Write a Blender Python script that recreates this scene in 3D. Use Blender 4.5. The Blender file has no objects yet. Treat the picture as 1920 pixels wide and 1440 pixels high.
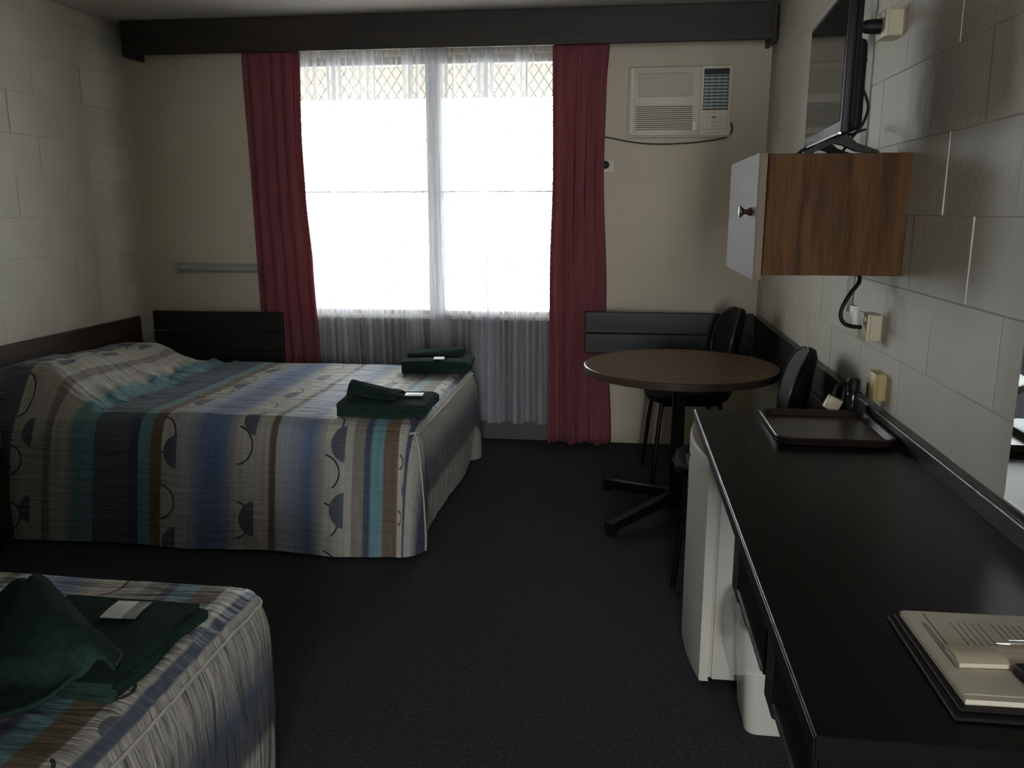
import bpy, bmesh, math, random
from mathutils import Vector, Matrix, noise as mnoise
random.seed(7)
S = bpy.context.scene
COL = S.collection
PI = math.pi
# ------------------------------------------------------------------ room size (metres)
XL, XR, YB, YR, ZC = -2.933, 0.782, 4.884, -2.9, 2.43     # left, right, window wall, rear wall, ceiling
# ------------------------------------------------------------------ camera
cd = bpy.data.cameras.new('camera'); cam = bpy.data.objects.new('camera', cd); COL.objects.link(cam)
cd.sensor_width = 36.0; cd.lens = 36.0 * 1553 / 1920; cd.clip_start = .02
cam.location = (0, 0, 1.375)
cam.rotation_euler = (math.radians(90 - 11.82), 0, math.radians(7.36))
S.camera = cam
# ------------------------------------------------------------------ world: bright hazy daylight
W = bpy.data.worlds.new('World'); S.world = W; W.use_nodes = True
bg = W.node_tree.nodes['Background']; bg.inputs[0].default_value = (0.93, 0.97, 1.0, 1); bg.inputs[1].default_value = 12.0
# window portal: only guides sampling of the sky, adds no light of its own
pl = bpy.data.lights.new('window_portal', 'AREA'); pl.shape = 'RECTANGLE'; pl.size = 1.75; pl.size_y = 1.55
pl.cycles.is_portal = True
po = bpy.data.objects.new('window_portal', pl); COL.objects.link(po); po.location = (-1.11, YB + .24, 1.49); po.rotation_euler = (-PI/2, 0, 0)
pl2 = bpy.data.lights.new('door_portal', 'AREA'); pl2.shape = 'RECTANGLE'; pl2.size = .86; pl2.size_y = 2.05; pl2.cycles.is_portal = True
po2 = bpy.data.objects.new('door_portal', pl2); COL.objects.link(po2); po2.location = (.335, YR - .12, 1.05); po2.rotation_euler = (PI/2, 0, 0)
vs = S.view_settings; vs.view_transform = 'Standard'; vs.look = 'None'; vs.exposure = 1.0; vs.gamma = 1; vs.use_curve_mapping = False

# ------------------------------------------------------------------ materials
def nt(m): m.use_nodes = True; return m.node_tree
def mat(name, c, rough=.6, metal=0., vary=0., vscale=8., bump=0., bscale=60., spec=.5, stretch=None, dark=None, coat=0.):
    m = bpy.data.materials.new(name); t = nt(m); b = t.nodes['Principled BSDF']
    b.inputs['Base Color'].default_value = (*c, 1); b.inputs['Roughness'].default_value = rough
    b.inputs['Metallic'].default_value = metal; b.inputs['Specular IOR Level'].default_value = spec
    b.inputs['Coat Weight'].default_value = coat
    if vary or bump:
        tc = t.nodes.new('ShaderNodeTexCoord'); mp = t.nodes.new('ShaderNodeMapping')
        t.links.new(tc.outputs['Object'], mp.inputs[0])
        if stretch: mp.inputs['Scale'].default_value = stretch
    if vary:
        n = t.nodes.new('ShaderNodeTexNoise'); n.inputs['Scale'].default_value = vscale; n.inputs['Detail'].default_value = 5
        t.links.new(mp.outputs[0], n.inputs[0])
        r = t.nodes.new('ShaderNodeValToRGB'); d = dark or tuple(v * (1 - vary) for v in c)
        r.color_ramp.elements[0].position = .32; r.color_ramp.elements[0].color = (*d, 1)
        r.color_ramp.elements[1].position = .68; r.color_ramp.elements[1].color = (*[min(1, v * (1 + vary * .4)) for v in c], 1)
        t.links.new(n.outputs['Fac'], r.inputs[0]); t.links.new(r.outputs[0], b.inputs['Base Color'])
    if bump:
        n2 = t.nodes.new('ShaderNodeTexNoise'); n2.inputs['Scale'].default_value = bscale; n2.inputs['Detail'].default_value = 3
        t.links.new(mp.outputs[0], n2.inputs[0])
        bp = t.nodes.new('ShaderNodeBump'); bp.inputs['Strength'].default_value = bump; bp.inputs['Distance'].default_value = .004
        t.links.new(n2.outputs['Fac'], bp.inputs['Height']); t.links.new(bp.outputs[0], b.inputs['Normal'])
    return m
def wood(name, c1, c2, rough=.45, axis=2, scale=1.0, spec=.4):
    sc = [9 * scale] * 3; sc[axis] = .7 * scale
    m = bpy.data.materials.new(name); t = nt(m); b = t.nodes['Principled BSDF']
    b.inputs['Roughness'].default_value = rough; b.inputs['Specular IOR Level'].default_value = spec
    tc = t.nodes.new('ShaderNodeTexCoord'); mp = t.nodes.new('ShaderNodeMapping'); mp.inputs['Scale'].default_value = sc
    t.links.new(tc.outputs['Object'], mp.inputs[0])
    n = t.nodes.new('ShaderNodeTexNoise'); n.inputs['Scale'].default_value = 2.2; n.inputs['Detail'].default_value = 6; n.inputs['Distortion'].default_value = .6
    t.links.new(mp.outputs[0], n.inputs[0])
    n2 = t.nodes.new('ShaderNodeTexNoise'); n2.inputs['Scale'].default_value = 11; n2.inputs['Detail'].default_value = 3
    t.links.new(mp.outputs[0], n2.inputs[0])
    mx = t.nodes.new('ShaderNodeMath'); mx.operation = 'MULTIPLY_ADD'; mx.inputs[1].default_value = .35; mx.inputs[2].default_value = -.17
    t.links.new(n2.outputs['Fac'], mx.inputs[0])
    ad = t.nodes.new('ShaderNodeMath'); t.links.new(n.outputs['Fac'], ad.inputs[0]); t.links.new(mx.outputs[0], ad.inputs[1])
    r = t.nodes.new('ShaderNodeValToRGB'); e = r.color_ramp.elements
    e[0].position = .33; e[0].color = (*c2, 1); e[1].position = .62; e[1].color = (*c1, 1)
    t.links.new(ad.outputs[0], r.inputs[0]); t.links.new(r.outputs[0], b.inputs['Base Color'])
    return m
WALL = (.65, .575, .44)
m_block = mat('painted_block', (.66, .615, .525), .5, vary=.05, vscale=3, bump=.25, bscale=45)
m_mortar = mat('painted_mortar', (.58, .55, .48), .7)
m_plaster = mat('painted_plaster', WALL, .65, vary=.05, vscale=2, bump=.1, bscale=70)
m_ceil = mat('ceiling_paint', (.50, .47, .42), .8, vary=.04, vscale=2)
m_carpet = mat('carpet', (.062, .064, .070), .95, vary=.35, vscale=90, bump=.9, bscale=420, spec=.1)
m_rear = wood('rear_panelling', (.11, .07, .045), (.06, .04, .025), .6)  # finish for unseen rear walls, kept dark to hold back bounce light
m_pelmet = wood('pelmet_wood', (.035, .026, .02), (.022, .017, .013), .5, axis=0)
m_dado = wood('dark_dado', (.030, .028, .027), (.018, .017, .016), .35, axis=0, spec=.25)
m_dadoR = wood('dark_dado_right', (.030, .028, .027), (.018, .017, .016), .35, axis=1, spec=.25)
m_headb = wood('brown_dado', (.060, .038, .024), (.035, .022, .014), .5, axis=1)
m_red = mat('red_curtain', (.30, .095, .110), .85, vary=.2, vscale=14, bump=.3, bscale=300, stretch=(1, 1, .15), spec=.15)
_t = m_red.node_tree; _tl = _t.nodes.new('ShaderNodeBsdfTranslucent'); _tl.inputs[0].default_value = (.42, .03, .09, 1); _mx = _t.nodes.new('ShaderNodeMixShader'); _mx.inputs[0].default_value = .18
_t.links.new(_t.nodes['Principled BSDF'].outputs[0], _mx.inputs[1]); _t.links.new(_tl.outputs[0], _mx.inputs[2]); _t.links.new(_mx.outputs[0], _t.nodes['Material Output'].inputs[0])
m_cream = mat('cream_plastic', (.52, .45, .31), .4, vary=.06, vscale=5)
m_yellow = mat('yellowed_plastic', (.50, .40, .17), .4, vary=.1, vscale=9)
m_ivory = mat('ivory_plastic', (.70, .64, .52), .45, vary=.03, vscale=4)
m_acpanel = mat('ac_panel', (.54, .47, .38), .5)
m_darkslot = mat('dark_slot', (.012, .012, .012), .6)
m_fin = mat('ac_fin', (.22, .25, .24), .4, metal=.3)
m_white = mat('white_plastic', (.62, .60, .53), .4, vary=.03, vscale=4)
m_black = mat('black_plastic', (.008, .008, .009), .5, spec=.25)
m_blackm = mat('black_metal', (.008, .008, .009), .3, metal=.2)
m_vinyl = mat('black_vinyl', (.0045, .0045, .0052), .6, bump=.1, bscale=200, spec=.16)
m_chrome = mat('chrome', (.75, .75, .76), .15, metal=1)
m_silver = mat('silver_trim', (.6, .6, .6), .25, metal=1)
m_lam = mat('black_laminate', (.0065, .0062, .0058), .34, vary=.15, vscale=40, bump=.03, bscale=300, spec=.16)
m_lamedge = mat('laminate_edge', (.010, .0095, .009), .45, spec=.3)
m_divider = wood('divider_wood', (.030, .022, .015), (.018, .013, .009), .5)
m_cabwood = wood('cabinet_wood', (.115, .054, .020), (.052, .023, .0085), .6, axis=2, scale=1.4, spec=.12)
m_cabedge = wood('cabinet_edge', (.17, .11, .055), (.12, .07, .035), .5, axis=2)
m_cabdoor = mat('door_melamine', (.22, .19, .182), .6, spec=.15)
m_knob = mat('dark_knob', (.05, .022, .012), .18, coat=.4)
m_table = wood('table_wood', (.14, .084, .044), (.095, .055, .028), .4, spec=.22, axis=0, scale=.8)
m_tedge = mat('table_edge', (.07, .045, .03), .3, vary=.2, vscale=10)
m_tray = wood('tray_surface', (.065, .047, .036), (.045, .032, .025), .28, axis=0)
m_trim = mat('tray_rim', (.018, .012, .010), .4, spec=.3)
m_screen = mat('tv_screen', (.006, .006, .007), .06, spec=.8)
m_mirror = mat('mirror_silver', (.92, .94, .93), .0, metal=1)
m_towel = mat('green_towel', (.024, .048, .039), .95, vary=.25, vscale=60, bump=1., bscale=350, spec=.05)
m_hem = mat('towel_hem', (.016, .036, .028), .9)
m_sachet = mat('white_sachet', (.80, .82, .80), .4)
m_foil = mat('clear_foil', (.55, .56, .56), .15, metal=.6, bump=.8, bscale=120)
m_alu = mat('window_alu', (.30, .27, .23), .5, vary=.1)
m_sill = mat('window_sill_paint', (.6, .57, .5), .5)
m_spandrel = mat('dark_spandrel', (.085, .083, .083), .6, vary=.1)
m_wire = mat('mesh_wire', (.08, .075, .065), .5, metal=.3)
m_soffit = mat('soffit_paint', (.17, .13, .078), .7, vary=.06)
m_conc = mat('concrete', (.36, .35, .33), .9, vary=.15, vscale=2)
m_paper = mat('paper', (.62, .56, .45), .7, vary=.04, vscale=5)
m_ink = mat('printed_ink', (.12, .11, .10), .8)
m_envelope = mat('manila_brochure', (.58, .49, .35), .6, vary=.06, vscale=9)
m_folder = mat('folder_vinyl', (.016, .013, .011), .6, spec=.2)
m_base = mat('bed_base_fabric', (.02, .02, .022), .9)
m_matt = mat('mattress_ticking', (.5, .48, .45), .8)
m_light = mat('light_diffuser', (.42, .43, .41), .35)
m_conduit = mat('grey_conduit', (.42, .41, .37), .5)

def transl(name, c, transp, trl=.5, rough=.8, streak=None):
    m = bpy.data.materials.new(name); t = nt(m); t.nodes.remove(t.nodes['Principled BSDF']); out = t.nodes['Material Output']
    tr = t.nodes.new('ShaderNodeBsdfTransparent'); di = t.nodes.new('ShaderNodeBsdfDiffuse'); tl = t.nodes.new('ShaderNodeBsdfTranslucent')
    di.inputs[0].default_value = (*c, 1); tl.inputs[0].default_value = (*c, 1)
    a = t.nodes.new('ShaderNodeMixShader'); a.inputs[0].default_value = trl
    t.links.new(di.outputs[0], a.inputs[1]); t.links.new(tl.outputs[0], a.inputs[2])
    b = t.nodes.new('ShaderNodeMixShader'); b.inputs[0].default_value = 1 - transp
    t.links.new(tr.outputs[0], b.inputs[1]); t.links.new(a.outputs[0], b.inputs[2]); t.links.new(b.outputs[0], out.inputs[0])
    if streak:
        tc = t.nodes.new('ShaderNodeTexCoord'); mp = t.nodes.new('ShaderNodeMapping'); mp.inputs['Scale'].default_value = (130, 130, 1.2)
        n = t.nodes.new('ShaderNodeTexNoise'); n.inputs['Scale'].default_value = 1; n.inputs['Detail'].default_value = 3
        t.links.new(tc.outputs['Object'], mp.inputs[0]); t.links.new(mp.outputs[0], n.inputs[0])
        r = t.nodes.new('ShaderNodeMapRange'); r.inputs[1].default_value = .3; r.inputs[2].default_value = .7
        r.inputs[3].default_value = 1 - transp - streak; r.inputs[4].default_value = 1 - transp + streak
        mp2 = t.nodes.new('ShaderNodeMapping'); mp2.inputs['Scale'].default_value = (26, 26, .25); n2 = t.nodes.new('ShaderNodeTexNoise'); n2.inputs['Scale'].default_value = 1; n2.inputs['Detail'].default_value = 2
        t.links.new(tc.outputs['Object'], mp2.inputs[0]); t.links.new(mp2.outputs[0], n2.inputs[0])
        av = t.nodes.new('ShaderNodeMath'); av.operation = 'MULTIPLY_ADD'; av.inputs[1].default_value = .9; t.links.new(n2.outputs['Fac'], av.inputs[0])
        sb = t.nodes.new('ShaderNodeMath'); sb.operation = 'MULTIPLY_ADD'; sb.inputs[1].default_value = .55; sb.inputs[2].default_value = -.225; t.links.new(n.outputs['Fac'], sb.inputs[0]); t.links.new(sb.outputs[0], av.inputs[2])
        t.links.new(av.outputs[0], r.inputs[0]); t.links.new(r.outputs[0], b.inputs[0])
    return m
m_sheer = transl('sheer_voile', (.70, .70, .74), .66, .38, streak=.26)
m_bag = transl('clear_bag_plastic', (.8, .8, .78), .62, .4)
def pane_mat():
    m = bpy.data.materials.new('window_glass'); t = nt(m); t.nodes.remove(t.nodes['Principled BSDF']); out = t.nodes['Material Output']
    tr = t.nodes.new('ShaderNodeBsdfTransparent'); tr.inputs[0].default_value = (.93, .95, .94, 1)
    g = t.nodes.new('ShaderNodeBsdfGlossy'); g.inputs['Roughness'].default_value = .02
    b = t.nodes.new('ShaderNodeMixShader'); b.inputs[0].default_value = .06
    t.links.new(tr.outputs[0], b.inputs[1]); t.links.new(g.outputs[0], b.inputs[2]); t.links.new(b.outputs[0], out.inputs[0])
    return m
m_pane = pane_mat()
m_bottle = mat('dark_bottle_glass', (.03, .035, .04), .08, spec=.6)
m_bottle.node_tree.nodes['Principled BSDF'].inputs['Transmission Weight'].default_value = .5

# ------------------------------------------------------------------ mesh helpers
def box(bm, x0, x1, y0, y1, z0, z1, bev=0., seg=1):
    vs_ = [bm.verts.new((x, y, z)) for x in (x0, x1) for y in (y0, y1) for z in (z0, z1)]
    f = [(0, 1, 3, 2), (4, 6, 7, 5), (0, 4, 5, 1), (2, 3, 7, 6), (0, 2, 6, 4), (1, 5, 7, 3)]
    fs = [bm.faces.new([vs_[i] for i in q]) for q in f]
    if bev:
        es = list({e for q in fs for e in q.edges})
        bmesh.ops.bevel(bm, geom=es, offset=bev, segments=seg, affect='EDGES', profile=.5)
    return bm
def BX(*a, **k): return box(bmesh.new(), *a, **k)
def loft(bm, rings, closed=True, cap0=True, cap1=True):
    R = [[bm.verts.new(p) for p in r] for r in rings]; n = len(R[0])
    for a, b in zip(R, R[1:]):
        for i in range(n if closed else n - 1):
            j = (i + 1) % n; bm.faces.new((a[i], a[j], b[j], b[i]))
    if cap0: bm.faces.new(R[0][::-1])
    if cap1: bm.faces.new(R[-1])
    return bm
def lathe(bm, prof, c=(0, 0, 0), seg=32, axis='z', cap0=True, cap1=True):
    rings = []
    for r, h in prof:
        ring = []
        for i in range(seg):
            a = 2 * PI * i / seg; u, v = r * math.cos(a), r * math.sin(a)
            p = (u, v, h) if axis == 'z' else ((h, u, v) if axis == 'x' else (v, h, u))
            ring.append((p[0] + c[0], p[1] + c[1], p[2] + c[2]))
        rings.append(ring)
    return loft(bm, rings, True, cap0, cap1)
def tube(bm, pts, r, seg=10, flat=None):
    pts = [Vector(p) for p in pts]; rings = []; up = Vector((0, 0, 1)); prev = None
    for i, p in enumerate(pts):
        d = (pts[min(i + 1, len(pts) - 1)] - pts[max(i - 1, 0)]).normalized()
        if prev is None:
            a = d.cross(up if abs(d.z) < .95 else Vector((1, 0, 0))).normalized()
        else:
            a = (prev - d * prev.dot(d)).normalized()
        prev = a; b = d.cross(a); rr = r[i] if isinstance(r, (list, tuple)) else r
        rings.append([p + a * rr * math.cos(2 * PI * k / seg) + b * rr * math.sin(2 * PI * k / seg) for k in range(seg)])
    return loft(bm, rings)
def smooth_path(pts, n=8):
    P = [Vector(p) for p in pts]; P = [P[0] * 2 - P[1]] + P + [P[-1] * 2 - P[-2]]; out = []
    for i in range(1, len(P) - 2):
        for k in range(n):
            t = k / n
            out.append(.5 * ((2 * P[i]) + (P[i+1] - P[i-1]) * t + (2*P[i-1] - 5*P[i] + 4*P[i+1] - P[i+2]) * t*t + (3*P[i] - P[i-1] - 3*P[i+1] + P[i+2]) * t**3))
    out.append(P[-2]); return out
def rrect(w, d, r, n=5):
    pts = []
    for cx, cy, a0 in ((w/2 - r, d/2 - r, 0), (-w/2 + r, d/2 - r, PI/2), (-w/2 + r, -d/2 + r, PI), (w/2 - r, -d/2 + r, 1.5 * PI)):
        for i in range(n + 1):
            a = a0 + PI/2 * i / n; pts.append((cx + r * math.cos(a), cy + r * math.sin(a)))
    return pts
def origin_of(o):
    v = Vector((0, 0, 0))
    while o: v += o.location; o = o.parent
    return v
def finish(bm, name):
    bmesh.ops.recalc_face_normals(bm, faces=bm.faces); me = bpy.data.meshes.new(name); bm.to_mesh(me); bm.free(); return me
def obj(name, bm, m, parent=None, smooth=False, local=False):
    """one mesh object; vertices given in world metres unless local"""
    if not local:
        if parent: off = origin_of(parent); base = Vector((0, 0, 0))
        else:
            xs = [v.co for v in bm.verts]
            base = Vector(((min(v.x for v in xs) + max(v.x for v in xs)) / 2, (min(v.y for v in xs) + max(v.y for v in xs)) / 2, min(v.z for v in xs))); off = base
        bmesh.ops.translate(bm, verts=bm.verts, vec=-off)
    me = finish(bm, name); me.materials.append(m)
    o = bpy.data.objects.new(name, me); COL.objects.link(o)
    if parent: o.parent = parent
    elif not local: o.location = base
    if smooth:
        me.polygons.foreach_set('use_smooth', [True] * len(me.polygons))
        if smooth != 'all': me.set_sharp_from_angle(angle=math.radians(38))
    return o
def thing(name, label, cat, loc=(0, 0, 0), rotz=0, group=None, kind=None):
    o = bpy.data.objects.new(name, None); COL.objects.link(o); o.empty_display_size = .05
    o.location = loc; o.rotation_euler = (0, 0, rotz); tag(o, label, cat, group, kind); return o
def tag(o, label=None, cat=None, group=None, kind=None):
    for k, v in (('label', label), ('category', cat), ('group', group), ('kind', kind)):
        if v: o[k] = v
    return o
def struct(name, bm, m, label, cat, parent=None, **k):
    o = obj(name, bm, m, parent, **k)
    if not parent: tag(o, label, cat, kind='structure')
    return o

# ------------------------------------------------------------------ room shell
struct('floor', BX(XL - .1, XR + .1, YR - .1, YB + .14, -.1, 0), m_carpet, 'dark blue-grey carpet covering the whole floor', 'floor')
struct('ceiling', BX(XL - .1, XR + .1, YR - .1, YB + .14, ZC, ZC + .1), m_ceil, 'plain off-white ceiling above the pelmet', 'ceiling')
DRX0, DRX1, DRZ = .05, .73, 2.08          # open entry door in the rear wall, behind the camera
rb_ = bmesh.new()
for a in ((XL - .1, DRX0, 0, ZC), (DRX1, XR + .1, 0, ZC), (DRX0, DRX1, DRZ, ZC)): box(rb_, a[0], a[1], YR - .1, YR, a[2], a[3])
struct('wall_rear', rb_, m_rear, 'dark timber panelled wall with the open entry door behind the camera', 'wall')
struct('shade_partition', BX(XL, -.60, YR, -.04, 0, ZC), m_rear, 'unseen dark partition added to shade the left part of the double bed', 'wall')  # added wall out of view; keeps door light off the bed's left side
d1 = struct('door_1', BX(DRX0 - .05, DRX0, YR - .11, YR + .012, 0, DRZ + .05), m_sill, 'open entry door in the wall behind the camera', 'door')
obj('door_jamb', BX(DRX1, DRX1 + .05, YR - .11, YR + .012, 0, DRZ + .05), m_sill, d1)
obj('door_head', BX(DRX0, DRX1, YR - .11, YR + .012, DRZ, DRZ + .05), m_sill, d1)
obj('door_leaf', BX(-.59, -.555, YR + .05, YR + .85, .01, DRZ - .01), m_rear, d1)
WX0, WX1, WZ0, WZ1 = -1.98, -0.24, .755, 2.24
wb = bmesh.new()
for a in ((XL - .1, WX0, 0, ZC), (WX1, XR + .1, 0, ZC), (WX0, WX1, 0, WZ0), (WX0, WX1, WZ1, ZC)):
    box(wb, a[0], a[1], YB, YB + .14, a[2], a[3])
struct('wall_window', wb, m_plaster, 'smooth cream wall around the window and the air conditioner', 'wall')
# painted concrete block walls: every block is a piece of its own
def block_wall(name, side, zoff, yoff, label):
    BL, BH, J = .388, .20, .0022
    back = XL - .002 if side < 0 else XR + .002
    w = struct(name, BX(back - .1, back, YR, YB, 0, ZC) if side < 0 else BX(back, back + .1, YR, YB, 0, ZC), m_mortar, label, 'wall')
    org = origin_of(w); cache = {}
    k0 = -int(zoff / BH) - 1
    for k in range(k0, 14):
        z0, z1 = zoff + k * BH, zoff + (k + 1) * BH
        z0, z1 = max(z0, 0), min(z1, ZC)
        if z1 - z0 < .015: continue
        ys = yoff + (BL / 2 if k % 2 else 0)
        n0 = math.floor((YR - ys) / BL)
        for i in range(n0, n0 + 20):
            a, b = max(ys + i * BL, YR), min(ys + (i + 1) * BL, YB)
            if b - a < .02: continue
            key = (round(b - a, 3), round(z1 - z0, 3))
            if key not in cache:
                L, Hh = (b - a) / 2 - J / 2, (z1 - z0) / 2 - J / 2
                bm = BX(-.03, 0, -L, L, -Hh, Hh) if side < 0 else BX(0, .03, -L, L, -Hh, Hh)
                fr = [e for e in bm.edges if all(abs(v.co.x) < 1e-6 for v in e.verts)]
                bmesh.ops.bevel(bm, geom=fr, offset=.0011, segments=1, affect='EDGES')
                me = finish(bm, 'block'); me.materials.append(m_block); cache[key] = me
            o = bpy.data.objects.new('block', cache[key]); COL.objects.link(o); o.parent = w
            o.location = Vector(((XL if side < 0 else XR) + random.uniform(-.0012, .0008) * (-side), (a + b) / 2, (z0 + z1) / 2)) - org
            o.rotation_euler = (0, random.uniform(-.004, .004), random.uniform(-.003, .003))
    return w
block_wall('wall_left', -1, .942, 3.816, 'cream painted concrete block wall on the left behind the bed heads')
block_wall('wall_right', 1, .963, 2.000 + .194, 'cream painted concrete block wall on the right above the desk')

# window: frame, mullion, panes, diamond security mesh outside
win = struct('window_1', BX(WX0, WX1, YB + .02, YB + .09, WZ1 - .045, WZ1), m_alu, 'wide aluminium window behind sheer curtains', 'window')
for a in ((WX0, WX0 + .045, WZ0, WZ1 - .045), (WX1 - .045, WX1, WZ0, WZ1 - .045)):
    obj('window_jamb', BX(a[0], a[1], YB + .02, YB + .09, a[2], a[3]), m_alu, win)
obj('window_mullion', BX(-1.135, -1.055, YB + .015, YB + .09, WZ0 + .03, WZ1 - .045, bev=.004), m_alu, win)
obj('window_bottom_rail', BX(WX0 + .045, WX1 - .045, YB + .02, YB + .09, WZ0, WZ0 + .03), m_alu, win)
obj('window_sill', BX(WX0 - .02, WX1 + .02, YB - .02, YB + .02, WZ0 - .02, WZ0 + .004, bev=.003), m_sill, win)
for x0, x1 in ((WX0 + .045, -1.135), (-1.055, WX1 - .045)):
    obj('mid_rail', BX(x0, x1, YB + .04, YB + .065, 1.480, 1.489), m_alu, win)
    for z0, z1 in ((WZ0 + .03, 1.480), (1.489, WZ1 - .045)):
        obj('pane', BX(x0, x1, YB + .05, YB + .055, z0, z1), m_pane, win)
wm = bmesh.new(); yw = YB + .12; sx, sz = .058, .085; t = .0028
x0, x1, z0, z1 = WX0 + .01, WX1 - .01, WZ0 + .01, WZ1 - .01
slope = sz / sx
for sgn in (1, -1):
    c = -60 * sx
    for k in range(-60, 90):
        xs = x0 + k * sx
        # line x = xs + s*(z-z0)/slope*sgn clipped to the opening
        pts = []
        za, zb = z0, z1
        f = lambda z: xs + sgn * (z - z0) / slope
        lo, hi = (za, zb)
        if sgn > 0: lo = max(lo, z0 + (x0 - xs) * slope); hi = min(hi, z0 + (x1 - xs) * slope)
        else: lo = max(lo, z0 + (xs - x1) * slope); hi = min(hi, z0 + (xs - x0) * slope)
        if hi - lo < .01: continue
        a, b = Vector((f(lo), yw + sgn * t, lo)), Vector((f(hi), yw + sgn * t, hi))
        loft(wm, [[a + Vector((t, 0, 0)), a + Vector((0, t, 0)), a - Vector((t, 0, 0)), a - Vector((0, t, 0))], [b + Vector((t, 0, 0)), b + Vector((0, t, 0)), b - Vector((t, 0, 0)), b - Vector((0, t, 0))]])
tag(obj('security_mesh', wm, m_wire, win), kind='stuff')
obj('spandrel_panel', BX(WX0 + .02, WX1 - .02, YB - .008, YB, 0, WZ0 - .022), m_spandrel, win)
# outside: eave over the window and pale paving
struct('trim_1', BX(-5.5, 4.0, YB + .14, 7.2, 2.30, 2.42), m_soffit, 'tan eave soffit outside above the window', 'eave')
struct('trim_2', BX(-14, 12, YB + .14, 30, -.25, -.12), m_conc, 'pale paving outside below the window', 'paving')

# pelmet above the curtains
pel = thing('pelmet', 'long dark timber pelmet box across the window wall under the ceiling', 'pelmet', (-1.03, YB - .09, 2.24))
obj('front_board', BX(-2.835, .765, YB - .195, YB - .172, 2.243, 2.425, bev=.002), m_pelmet, pel)
obj('end_board', BX(-2.852, -2.828, YB - .197, YB - .002, 2.236, 2.425, bev=.002), m_pelmet, pel)
obj('end_board', BX(.745, .770, YB - .197, YB - .002, 2.230, 2.425, bev=.002), m_pelmet, pel)
obj('top_board', BX(-2.828, .745, YB - .172, YB - .002, 2.405, 2.425), m_pelmet, pel)

# ------------------------------------------------------------------ curtains
def interp(tab, z):
    tab = sorted(tab)
    if z <= tab[0][0]: return tab[0][1]
    for (a, va), (b, vb) in zip(tab, tab[1:]):
        if z <= b:
            k = (z - a) / (b - a); k = k * k * (3 - 2 * k); return va + (vb - va) * k
    return tab[-1][1]
def drape(name, left, right, ztop, zbot, y0, folds, amp, m, label, seed, over=0., nu=None, nz=40, group=None):
    rnd = random.Random(seed); nu = nu or folds * 14; bm = bmesh.new()
    ph = [rnd.uniform(-.9, .9) for _ in range(folds + 2)]; am = [rnd.uniform(.55, 1.15) for _ in range(folds + 2)]
    sk = [rnd.uniform(.3, 1.25) for _ in range(folds + 2)]
    rings = []
    for j in range(nz + 1):
        t = j / nz; z = ztop + (zbot - ztop) * t; xl, xr = interp(left, z), interp(right, z); row = []
        for i in range(nu + 1):
            u = i / nu; q = u * folds; k = int(q); fr = q - k
            a = am[k] * (1 - fr) + am[k + 1] * fr; p = ph[k] * (1 - fr) + ph[k + 1] * fr; s = sk[k] * (1 - fr) + sk[k + 1] * fr
            th = 2 * PI * (q + .12 * p) + .35 * math.sin(3 * t + p * 3)
            flare = .65 + .45 * t
            x = xl + (xr - xl) * u + over * s * (xr - xl) / folds * math.sin(2 * th) * flare
            y = y0 + amp * a * flare * math.sin(th) + .004 * math.sin(5 * th + 9 * t)
            zz = z + (.012 * math.sin(th * .5 + seed) * (t > .98))
            row.append((x, y, zz))
        rings.append(row)
    loft(bm, rings, closed=False, cap0=False, cap1=False)
    o = obj(name, bm, m, smooth='all'); tag(o, label, 'curtain', group); return o
c1 = drape('curtain', [(2.243, -2.167), (1.575, -2.157), (.787, -2.15), (.02, -2.12)], [(2.2, -1.822), (1.8, -1.827), (1.45, -1.82), (1.05, -1.80), (.56, -1.782), (.02, -1.77)],
           2.385, .02, YB - .109, 5, .023, m_red, 'dark red full-length curtain hanging left of the window behind the bed', 3, over=.10)
c2 = drape('curtain', [(2.2, -.393), (1.57, -.389), (1.05, -.402), (.02, -.403)], [(2.25, -.089), (2.07, -.099), (1.565, -.105), (.88, -.078), (.02, -.027)],
           2.385, .02, YB - .109, 5, .023, m_red, 'dark red full-length curtain hanging right of the window beside the air conditioner', 11, over=.10)
for c in (c1, c2):
    md = c.modifiers.new('thickness', 'SOLIDIFY'); md.thickness = .003
drape('sheer_curtain', [(2.3, -2.02), (.1, -2.02)], [(2.3, -1.075), (1.4, -1.085), (.1, -1.06)], 2.38, .125, YB - .060, 12, .010, m_sheer,
      'white sheer voile curtain on the left half of the window', 21, over=.42, nu=12 * 24, nz=30)
drape('sheer_curtain', [(2.3, -1.13), (1.5, -1.12), (.8, -1.10), (.1, -1.10)], [(2.3, -.22), (.1, -.22)], 2.38, .115, YB - .032, 12, .010, m_sheer,
      'white sheer voile curtain on the right half of the window', 33, over=.42, nu=12 * 24, nz=30)

# ------------------------------------------------------------------ dado boards
def boards(name, label, bxs, m):
    x0 = min(b[0] for b in bxs); x1 = max(b[1] for b in bxs); y0 = min(b[2] for b in bxs); y1 = max(b[3] for b in bxs); z0 = min(b[4] for b in bxs)
    d = thing(name, label, 'dado', ((x0 + x1) / 2, (y0 + y1) / 2, z0), kind='structure')
    for b in bxs: obj('board', BX(*b, bev=.004, seg=2), m, d)
    return d
yb0, yb1 = YB - .165, YB - .140
boards('trim_3', 'black timber boards standing before the left curtain at the bed', [(-2.825, -2.0, yb0, yb1, .662, .778), (-2.825, -2.0, yb0, yb1, .542, .658), (-2.825, -2.0, yb0, yb1, .422, .538)], m_dado)
boards('trim_4', 'black timber boards behind the round table below the air conditioner', [(-.188, .745, yb0, yb1, .692, .812), (-.188, .745, yb0, yb1, .573, .688)], m_dado)
boards('trim_5', 'black timber boards along the right wall behind the desk', [(.752, XR, .45, YB - .14, .688, .803), (.752, XR, .45, YB - .14, .57, .684)], m_dadoR)
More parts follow.
